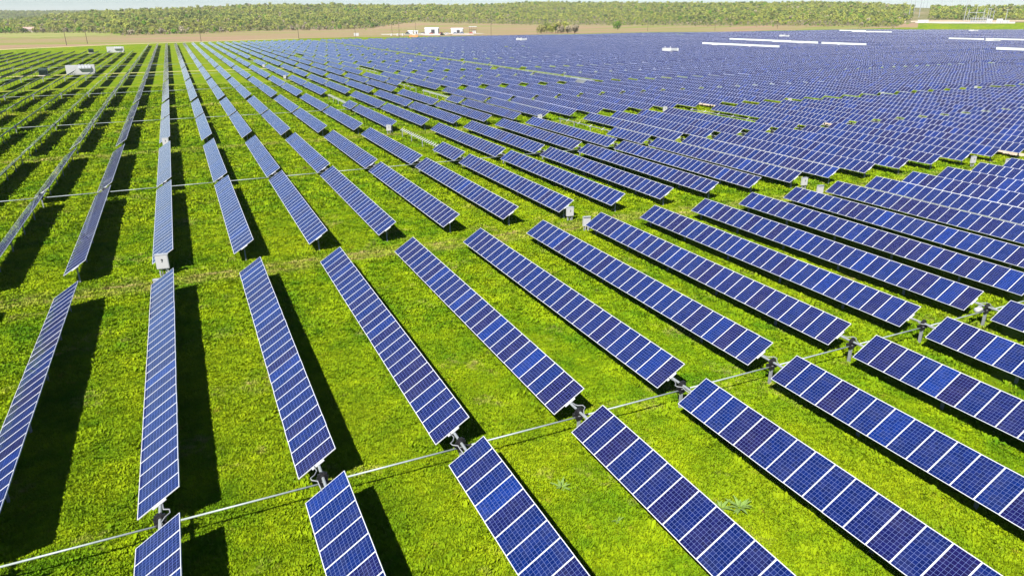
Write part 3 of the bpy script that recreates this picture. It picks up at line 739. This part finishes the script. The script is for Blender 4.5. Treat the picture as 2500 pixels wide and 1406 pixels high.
for x, r in ((-1.1, .95), (1.8, .6)):
    for s in (-1, 1): b = MB(); b.tube([(x, s * .85, r), (x, s * 1.3, r)], r, 12); b.build('wheel', MAT['black'], t)
t = thing('pipe_stack', (301, 786, tz(301, 786)), 'long pale stack of pipes lying beside the green tractor', 'pipes', None, R(-8))
for j in range(3): b = MB(); b.tube([(-12, j * .9, .5), (12, j * .9, .5)], .45, 8); b.build('pipe', MAT['gravel'], t)
t = thing('cabinet_hut', (190, 830, tz(190, 830)), 'lone white hut on the brown field left of the yard', 'hut', None, R(-14))
b = MB(); b.box((0, 0, 1.3), (5.2, 2.4, 2.6)); b.build('wall', MAT['white'], t); b = MB(); b.box((0, 0, 2.7), (5.5, 2.7, .2)); b.build('roof', MAT['roof'], t)
t = thing('farmhouse', polar(-8.2, 1330) + (tz(*polar(-8.2, 1330)),), 'pale pink-roofed house half hidden in the left wood', 'house', None, R(10))
b = MB(); b.box((0, 0, 2), (13, 8, 4)); b.build('wall', MAT['conc'], t)
b = MB(); b.add([(-7.2, -4.6, 4), (7.2, -4.6, 4), (7.2, 4.6, 4), (-7.2, 4.6, 4), (-7.2, 0, 7.5), (7.2, 0, 7.5)], [(0, 1, 5, 4), (2, 3, 4, 5), (0, 4, 3), (1, 2, 5), (3, 2, 1, 0)]); b.build('roof', plain('faded_pink_roof', (.36, .25, .21), .8), t)

# ------------------------------------------------------------------ substation, lines and pylons
quad_pad('substation_pad', [polar(53.0, 1182), polar(58.6, 1162), polar(58.6, 1200), polar(53.0, 1212)], MAT['gravel'], .25)
quad_pad('bare_soil', [polar(52.3, 1215), polar(62, 1208), polar(62, 1245), polar(52.3, 1250)], MAT['dirt'], .3)
SP = [(52.55, 1350, 27, 'tall pale steel pole, leftmost at the foot of the right wood'), (52.8, 1500, 26, 'second tall pale steel pole from the left, in the cleared strip'), (53.13, 1800, 21, 'third pale steel pole up the cleared strip'), (53.15, 1380, 26, 'pale steel pole beside the white shed of the substation'), (53.3, 2150, 22, 'pale steel pole at the top of the cleared strip'), (53.5, 2150, 22, 'right-hand pale steel pole at the top of the cleared strip'),
      (55.78, 1235, 28, 'tall pale steel pole left of the steel gantry'), (57.05, 1240, 17, 'pale steel pole right of the gantry, left of a close pair'), (57.17, 1255, 16, 'pale steel pole right of the gantry, right of a close pair'), (57.36, 1225, 14, 'short pale steel pole behind the white cabinets'), (58.05, 1190, 17, 'pale steel pole at the right end of the substation')]
for az, d, h, lab in SP:
    x, y = polar(az, d); t = thing('steel_pole', (x, y, tz(x, y)), lab, 'steel pole', 'pale steel poles of the substation', -R(az))
    b = MB(); b.tube([(0, 0, -.5), (0, 0, h)], [.48, .28], 8); b.build('shaft', MAT['lgrey'], t)
    b = MB(); b.box((0, 0, h - 1.0), (4.4, .3, .3)); b.build('crossarm', MAT['lgrey'], t)
x, y = polar(56.4, 1212); z = tz(x, y)
t = thing('steel_gantry', (x, y, z), 'steel gantry frame with crossbeam over the switchgear', 'gantry', None, -R(56.4))
for s, h in ((-9, 16.5), (9, 17.5)): 
    for q in (-1, 1): b = MB(); b.beam((s + q * 1.4, 0, 0), (s, 0, h), .38); b.build('column', MAT['lgrey'], t)
b = MB(); b.beam((-9.2, 0, 12), (9.2, 0, 12), .5); b.build('crossbeam', MAT['lgrey'], t)
b = MB(); b.beam((0, 3, 0), (0, 3, 20), .5); b.build('mast', MAT['lgrey'], t)
for j in range(7):
    az = 56.2 + j * .14; x, y = polar(az, 1196 - j * 1.5)
    t = thing('switchgear', (x, y, tz(x, y) + .2), f"grey switchgear rack, {ordinal(j + 1)} from the gantry's left leg", 'switchgear', 'switchgear racks of the substation', -R(az))
    for s in (-1, 1): b = MB(); b.box((s * 1.1, 0, 3.2 + (j % 3) * .5), (.35, .35, 6.4 + (j % 3))); b.build('post', MAT['lgrey'], t)
    b = MB(); b.box((0, 0, 5.2), (3.4, .5, .5)); b.build('busbar', MAT['lgrey'], t)
    b = MB(); b.box((0, -.6, 1.2), (1.6, 1.2, 2.2)); b.build('breaker_tank', MAT['grey'], t)
for az, d, sz, lab in ((53.45, 1188, (13, 4, 3.6), 'white control shed on the left of the substation pad'), (57.2, 1176, (6, 4, 4.6), 'white cabinet right of the switchgear racks'), (57.75, 1172, (7, 4, 5.0), 'tall white cabinet near the right end of the substation'), (58.1, 1170, (7, 4, 3.2), 'low white cabinet at the right end of the substation')):
    x, y = polar(az, d); t = thing('control_shed', (x, y, tz(x, y) + .2), lab, 'shed', None, -R(az))
    b = MB(); b.box((0, 0, sz[2] / 2), sz); b.build('wall', MAT['white'], t)
    b = MB(); b.box((0, 0, sz[2] + .12), (sz[0] + .4, sz[1] + .4, .2)); b.build('roof', MAT['roof'], t)
    b = MB(); b.box((sz[0] * .2, -sz[1] / 2 - .04, 1.1), (1.2, .08, 2.1)); b.build('door', MAT['grey'], t)
def pylon(x, y, h, lab, wd=3.0, thick=.22):
    z = tz(x, y); t = thing('pylon', (x, y, z), lab, 'pylon', 'lattice pylons on the skyline', -math.atan2(x, y))
    b = MB()
    for sx in (-1, 1):
        for s2 in (-1, 1): b.beam((sx * wd, s2 * wd, 0), (sx * .5, s2 * .5, h), thick)
    n = 6
    for q in range(n):
        a, c = q / n, (q + 1) / n; wa, wc = wd + (.5 - wd) * a, wd + (.5 - wd) * c
        for s2 in (-1, 1): b.beam((-wa, s2 * wa, h * a), (wc, s2 * wc, h * c), thick * .6); b.beam((wa, s2 * wa, h * a), (-wc, s2 * wc, h * c), thick * .6)
    b.build('lattice_tower', MAT['lgrey'], t)
    for f, l in ((.78, 6), (.9, 5)): b = MB(); b.beam((-l, 0, h * f), (l, 0, h * f), thick * 1.4); b.build('crossarm', MAT['lgrey'], t)
for x, y, h, lab in ((-243, 2589, 27, 'leftmost faint pylon on the far hill'), (-215, 2750, 22, 'second faint pylon from the left'), (-8, 2600, 38, 'left one of a close pylon pair above the left ridge'), (5, 2680, 36, 'right one of a close pylon pair above the left ridge'), (184, 2594, 32, 'single pylon where the ridge rises'), (970, 2450, 26, 'faint single pylon above the middle ridge'),
                     (1868, 1341, 26, 'pylon at the left of the right-hand skyline row'), (1882, 1322, 26, 'second pylon of the right-hand skyline row'), (1893, 1306, 27, 'third pylon of the right-hand skyline row'), (1905, 1288, 26, 'fourth pylon of the right-hand skyline row'), (1942, 1232, 30, 'rightmost pylon, standing apart from the skyline row')):
    pylon(x, y, h, lab)

# ------------------------------------------------------------------ trees
def tree_mesh(mat, n, h, cr_, seed, leaf=.9, trunk=True, squash=.8, low=.15):
    rg = random.Random(seed); b = MB()
    if trunk:
        b.tube([(0, 0, -.5), (.1, 0, h * .3), (0, .1, h * .7)], [h * .025, h * .018, h * .008], 5, 1)
        for q in range(5):
            a = rg.uniform(0, 6.28); z0 = h * rg.uniform(.2, .45); b.tube([(0, 0, z0), (math.cos(a) * cr_ * .6, math.sin(a) * cr_ * .6, z0 + h * .25)], [h * .012, h * .004], 4, 1)
    lobes = [(rg.uniform(-.5, .5) * cr_, rg.uniform(-.5, .5) * cr_, h * rg.uniform(low + .3, .82), cr_ * rg.uniform(.42, .68)) for _ in range(7)]
    for q in range(n):
        lx, ly, lz, lr = rg.choice(lobes)
        th, cz = rg.uniform(0, 6.28), rg.uniform(-1, 1); rr = lr * rg.uniform(.55, 1.05); sx = math.sqrt(1 - cz * cz)
        c = Vector((lx + rr * sx * math.cos(th), ly + rr * sx * math.sin(th), max(h * low * .5, lz + rr * cz * squash)))
        nrm = Vector((rg.gauss(0, .6) + sx * math.cos(th), rg.gauss(0, .6) + sx * math.sin(th), rg.gauss(.4, .6) + cz)).normalized()
        a = nrm.orthogonal().normalized(); bb = nrm.cross(a); s = leaf * rg.uniform(.6, 1.3)
        b.add([c + a * s, c + bb * s * .8 + nrm * s * .2, c - a * s, c - bb * s * .8 - nrm * s * .15], [(0, 1, 2, 3)], 0)
    return b.mesh('tree', [mat, MAT['wood']])
def instancer(name, pts, idx, scl, rot, objs, label, cat, jitter=None):
    me = bpy.data.meshes.new(name); me.from_pydata(pts.tolist(), [], []); me.update()
    for nm, dt, typ in (('idx', idx.astype(np.int32), 'INT'), ('scl', scl.astype(np.float32), 'FLOAT'), ('rot', rot.astype(np.float32), 'FLOAT')):
        at = me.attributes.new(nm, typ, 'POINT'); at.data.foreach_set('value', dt)
    o = link(bpy.data.objects.new(name, me)); tag(o, label, cat, None, 'stuff')
    c = bpy.data.collections.new(name + '_kinds')
    for q, m in enumerate(objs):
        ob = bpy.data.objects.new(f'{name}_kind_{q:02d}', m); c.objects.link(ob)
    g = bpy.data.node_groups.new(name, 'GeometryNodeTree')
    g.interface.new_socket('Geometry', in_out='INPUT', socket_type='NodeSocketGeometry'); g.interface.new_socket('Geometry', in_out='OUTPUT', socket_type='NodeSocketGeometry')
    N = g.nodes.new; gi, go = N('NodeGroupInput'), N('NodeGroupOutput')
    ci = N('GeometryNodeCollectionInfo'); ci.inputs[0].default_value = c; ci.inputs['Separate Children'].default_value = True; ci.inputs['Reset Children'].default_value = True
    ip = N('GeometryNodeInstanceOnPoints'); ip.inputs['Pick Instance'].default_value = True
    def attr(nm, typ):
        a = N('GeometryNodeInputNamedAttribute'); a.data_type = typ; a.inputs['Name'].default_value = nm; return a.outputs['Attribute']
    cx = N('ShaderNodeCombineXYZ'); L = g.links.new
    L(attr('rot', 'FLOAT'), cx.inputs[2]); L(gi.outputs[0], ip.inputs['Points']); L(ci.outputs[0], ip.inputs['Instance']); L(attr('idx', 'INT'), ip.inputs['Instance Index'])
    L(cx.outputs[0], ip.inputs['Rotation']); L(attr('scl', 'FLOAT'), ip.inputs['Scale']); L(ip.outputs[0], go.inputs[0])
    o.modifiers.new('scatter', 'NODES').node_group = g
    return o
def forest():
    kinds = [tree_mesh(LEAF['lime'], 70, 7.0, 3.4, 1, 1.0), tree_mesh(LEAF['lime'], 70, 8.5, 3.8, 2, 1.0), tree_mesh(LEAF['mid'], 70, 8.0, 3.6, 3, 1.0), tree_mesh(LEAF['mid'], 70, 6.5, 3.6, 4, 1.0),
             tree_mesh(LEAF['dark'], 70, 8.0, 3.0, 5, .95), tree_mesh(LEAF['olive'], 60, 6.5, 3.4, 6, 1.0), tree_mesh(LEAF['bare'], 55, 6.5, 3.2, 7, .7), tree_mesh(LEAF['bright'], 70, 7.5, 3.0, 8, 1.0)]
    n = 80000
    az = rng.uniform(-14.5, 64, n); db = np.interp(az, BA[:, 0], BA[:, 1]); dr = np.interp(az, RA[:, 0], RA[:, 1]) + 60
    d = np.sqrt(rng.uniform(0, 1, n) * (dr ** 2 - db ** 2) + db ** 2)
    edge = np.clip((d - db) / 130, 0, 1)
    p = np.array([[.24, .20, .15, .12, .08, .10, .06, .05]]) * (1 - .0) + (1 - edge)[:, None] * np.array([[-.15, -.14, -.08, 0, -.02, .14, .25, 0]])
    x, y = np.sin(np.radians(az)) * d, np.cos(np.radians(az)) * d
    pat = wob(x * .6, y * .6)
    p = p + (pat > .8)[:, None] * np.array([[-.1, -.1, .1, .05, .1, 0, -.05, 0]]) + (pat < -.8)[:, None] * np.array([[0, 0, -.08, 0, -.05, .12, .1, 0]])
    p = np.clip(p, .002, None); p /= p.sum(1, keepdims=True)
    idx = (p.cumsum(1) < rng.uniform(0, 1, n)[:, None]).sum(1).clip(0, 7)
    scl = (rng.uniform(.38, .82, n) + rng.uniform(.25, .8, n) * (rng.uniform(0, 1, n) > .95)) * (.62 + .38 * edge)
    keep = ~((az > 52.75) & (az < 53.75)) & ~((az > 52.3) & (d < 1262))
    keep &= (d < 5e9)
    n3 = 900; az3 = rng.uniform(-14.5, 52, n3); db3 = np.interp(az3, BA[:, 0], BA[:, 1]); d3 = db3 - np.abs(rng.normal(0, 26, n3)) - 2
    # trees of the hill far behind
    n2 = 5200; az2 = rng.uniform(-14.5, 0, n2); d2 = rng.uniform(3300, 4900, n2)
    az, d, idx, scl = np.concatenate([az[keep], az2, az3]), np.concatenate([d[keep], d2, d3]), np.concatenate([idx[keep], rng.choice([2, 3, 4, 0, 5], n2, p=[.3, .3, .15, .1, .15]), rng.choice([5, 6, 4, 7, 0], n3, p=[.35, .35, .1, .1, .1])]), np.concatenate([scl[keep], rng.uniform(1.1, 1.9, n2), rng.uniform(.15, .5, n3)])
    x, y = np.sin(np.radians(az)) * d, np.cos(np.radians(az)) * d
    pts = np.stack([x, y, terrain(x, y) - .3], 1)
    instancer('forest', pts, idx, scl, rng.uniform(0, 6.28, len(x)), kinds, 'mixed green and brownish woodland covering the ridge beyond the field', 'woodland')
forest()
def grow(x, y, h, r, mat, seed, lab, group=None, n=420, low=.02, leaf=.85):
    z = tz(x, y); t = thing('tree', (x, y, z), lab, 'tree', group, seed)
    rg = random.Random(seed)
    b = MB(); b.tube([(0, 0, -.5), (.15, 0, h * .3), (0, .1, h * .75)], [h * .03, h * .02, h * .006], 6)
    for q in range(6):
        a = rg.uniform(0, 6.28); z0 = h * rg.uniform(.12, .4); b.tube([(0, 0, z0), (math.cos(a) * r * .7, math.sin(a) * r * .7, z0 + h * .3)], [h * .013, h * .003], 4)
    b.build('trunk', MAT['wood'], t)
    me = tree_mesh(LEAF[mat], n, h, r, seed, leaf, False, .85, low); me.name = 'crown'
    inst('crown', me, t)
for q, (x, y, h, r, m, lab) in enumerate([(418, 822, 10, 6.5, 'olive', 'olive tree at the left end of the bush clump'), (428, 813, 11.5, 6, 'lime', 'yellow-green tree left of the dark one in the bush clump'), (436, 818, 13, 4, 'dark', 'dark green narrow tree in the middle of the bush clump'), (432, 797, 8.5, 5, 'bare', 'leafless grey-brown bush in front of the clump, left one'),
                                          (443, 800, 9.5, 5.5, 'bare', 'leafless brown bush in front of the clump beside the pole'), (452, 798, 9, 5.5, 'bare', 'leafless brown bush at the right front of the clump'), (450, 840, 15, 7, 'olive', 'tall olive tree at the back of the bush clump'), (468, 850, 14, 7, 'lime', 'tall yellow-green tree at the right back of the clump'), (440, 850, 13, 6, 'mid', 'mid green tree at the left back of the clump'),
                                          (611, 950, 12.5, 8.2, 'bright', 'lone round bright green tree in the pale field')]):
    grow(x, y, h, r, m, 100 + q, lab)
EL = {'bare': 'greyish leafless tree at the front edge of the wood', 'dark': 'dark green tree at the front edge of the wood', 'bright': 'bright green tree at the front edge of the wood', 'olive': 'olive brown tree at the front edge of the wood', 'lime': 'yellow-green tree at the front edge of the wood'}
for q in range(44):
    az = -12.5 + 27.5 * (q + rng.uniform(0, .8)) / 44; d = float(np.interp(az, BA[:, 0], BA[:, 1])) - rng.uniform(-4, 14)
    x, y = polar(az, d); m = ['bare', 'olive', 'dark', 'bright', 'lime', 'bare', 'olive'][int(rng.integers(0, 7))]
    grow(x, y, rng.uniform(6, 9.5), rng.uniform(3.2, 5.2), m, 300 + q, EL[m], EL[m].replace('tree', 'trees'), 170, .02, 1.0)

# ------------------------------------------------------------------ grass and weeds
def tuft_mesh(seed, n=9, h=.16, r=.13):
    rg = random.Random(seed); b = MB()
    for q in range(n):
        a = rg.uniform(0, 6.28); x, y = rg.uniform(-r, r), rg.uniform(-r, r); l = h * rg.uniform(.5, 1.2); lean = rg.uniform(.2, 1.0) * l; wd = rg.uniform(.022, .05)
        dx, dy = math.cos(a), math.sin(a); px, py = -dy * wd, dx * wd
        tx, ty = x + dx * lean, y + dy * lean
        b.add([(x + px * .4, y + py * .4, -.02), (x - px * .4, y - py * .4, -.02), (x + dx * lean * .6 - px, y + dy * lean * .6 - py, l * .75), (tx, ty, l), (x + dx * lean * .6 + px, y + dy * lean * .6 + py, l * .75)], [(0, 1, 2, 3, 4)])
    return b.mesh('tuft', [MAT['tuft']])
def grass():
    kinds = [tuft_mesh(s, 9 + s, .085 + .018 * (s % 4), .11 + .015 * s) for s in range(5)]
    P = []; SC = []
    for dmin, dmax, dens, sc in ((13, 42, 95, .80), (42, 75, 34, 1.2), (75, 130, 8.0, 1.9), (130, 240, 2.2, 2.7)):
        area = math.pi * (dmax ** 2 - dmin ** 2) * ((118 if dmin < 40 else 78) / 360); n = int(area * dens)
        az = np.radians(rng.uniform(-34 if dmin < 40 else -16, 84 if dmin < 40 else 62, n)); d = np.sqrt(rng.uniform(dmin ** 2, dmax ** 2, n)); x, y = np.sin(az) * d, np.cos(az) * d
        pr = project(np.stack([x, y, np.zeros(n)], 1)); ok = (pr[:, 2] > 2) & (pr[:, 0] > -150) & (pr[:, 0] < 2650) & (pr[:, 1] < 1560)
        ok &= ~((np.abs(x - 108.75) < 1.6) & (y > 34) & (y < 150))
        x, y = x[ok], y[ok]; P.append(np.stack([x, y, np.zeros(len(x))], 1)); hm = .85 + .15 * np.sin(x * .9 + 2 * np.sin(y * .5)) * np.cos(y * .8)
        SC.append(sc * hm * rng.uniform(.6, 1.35, len(x)))
    for i in range(-3, 13):                       # taller growth along the rows where the mower does not reach
        n = 520; x = xr(i) + rng.normal(-.35, .55, n); y = rng.uniform(14, 118, n); pr = project(np.stack([x, y, np.zeros(n)], 1))
        ok = (pr[:, 2] > 2) & (pr[:, 0] > -150) & (pr[:, 0] < 2650); P.append(np.stack([x[ok], y[ok], np.zeros(ok.sum())], 1)); SC.append(rng.uniform(1.0, 1.9, ok.sum()))
    P = np.concatenate(P); SC = np.concatenate(SC); n = len(P)
    instancer('grass', P, rng.integers(0, 5, n), SC, rng.uniform(0, 6.28, n), kinds, 'short bright green grass and clover between the tracker rows', 'grass')
grass()
def thistle(x, y, s, lab, n=11, seed=0):
    rg = random.Random(seed); b = MB()
    for q in range(n):
        a = q * 6.28 / n + rg.uniform(-.25, .25); l = s * rg.uniform(.6, 1.1); el = rg.uniform(.25, 1.0); dx, dy = math.cos(a), math.sin(a)
        pts = [Vector((dx * l * t * math.cos(el * (1 - .4 * t)), dy * l * t * math.cos(el * (1 - .4 * t)), l * t * math.sin(el * (1 - .5 * t)))) for t in (0, .3, .6, 1)]
        ws = [.02, .09, .07, .01]; sd = Vector((-dy, dx, 0)); vs_ = []
        for p, wd in zip(pts, ws): vs_ += [p + sd * wd * s * 1.3, p - sd * wd * s * 1.3]
        b.add(vs_, [(2 * i, 2 * i + 1, 2 * i + 3, 2 * i + 2) for i in range(3)])
    t = thing('thistle', (x, y, 0.02), lab, 'weed', 'pale weeds in the grass', seed)
    b.build('leaf_rosette', MAT['thistle'], t)
    b = MB(); b.tube([(0, 0, 0), (0, .02, s * .55)], [.03, .015], 5); b.build('stem', MAT['thistle'], t)
thistle(12.3, 21.9, .55, 'pale spiky weed alone in the open grass between the second and third near rows', 11, 1)
thistle(17.6, 17.9, .6, 'pale spiky weed, left one of a pair beside the third near row', 11, 2); thistle(18.3, 17.6, .65, 'pale spiky weed, right one of a pair beside the third near row', 12, 3)
thistle(13.3, 19.0, .35, 'small upright weed below the lone pale weed', 6, 4)

# ------------------------------------------------------------------ haze: one box of even air round everything
def haze(density=5.5e-5):
    b = MB(); b.box((2000, 2800, 67), (13000, 13000, 144))
    o = b.build('haze', [])
    m = bpy.data.materials.new('haze'); m.use_nodes = True; t = m.node_tree
    for nd in list(t.nodes):
        if nd.type == 'BSDF_PRINCIPLED': t.nodes.remove(nd)
    v = t.nodes.new('ShaderNodeVolumePrincipled'); v.inputs['Color'].default_value = (.97, .985, 1.0, 1); v.inputs['Density'].default_value = density; v.inputs['Anisotropy'].default_value = 0.0
    t.links.new(v.outputs[0], [n for n in t.nodes if n.type == 'OUTPUT_MATERIAL'][0].inputs['Volume'])
    o.data.materials.append(m); tag(o, kind='stuff')
haze()
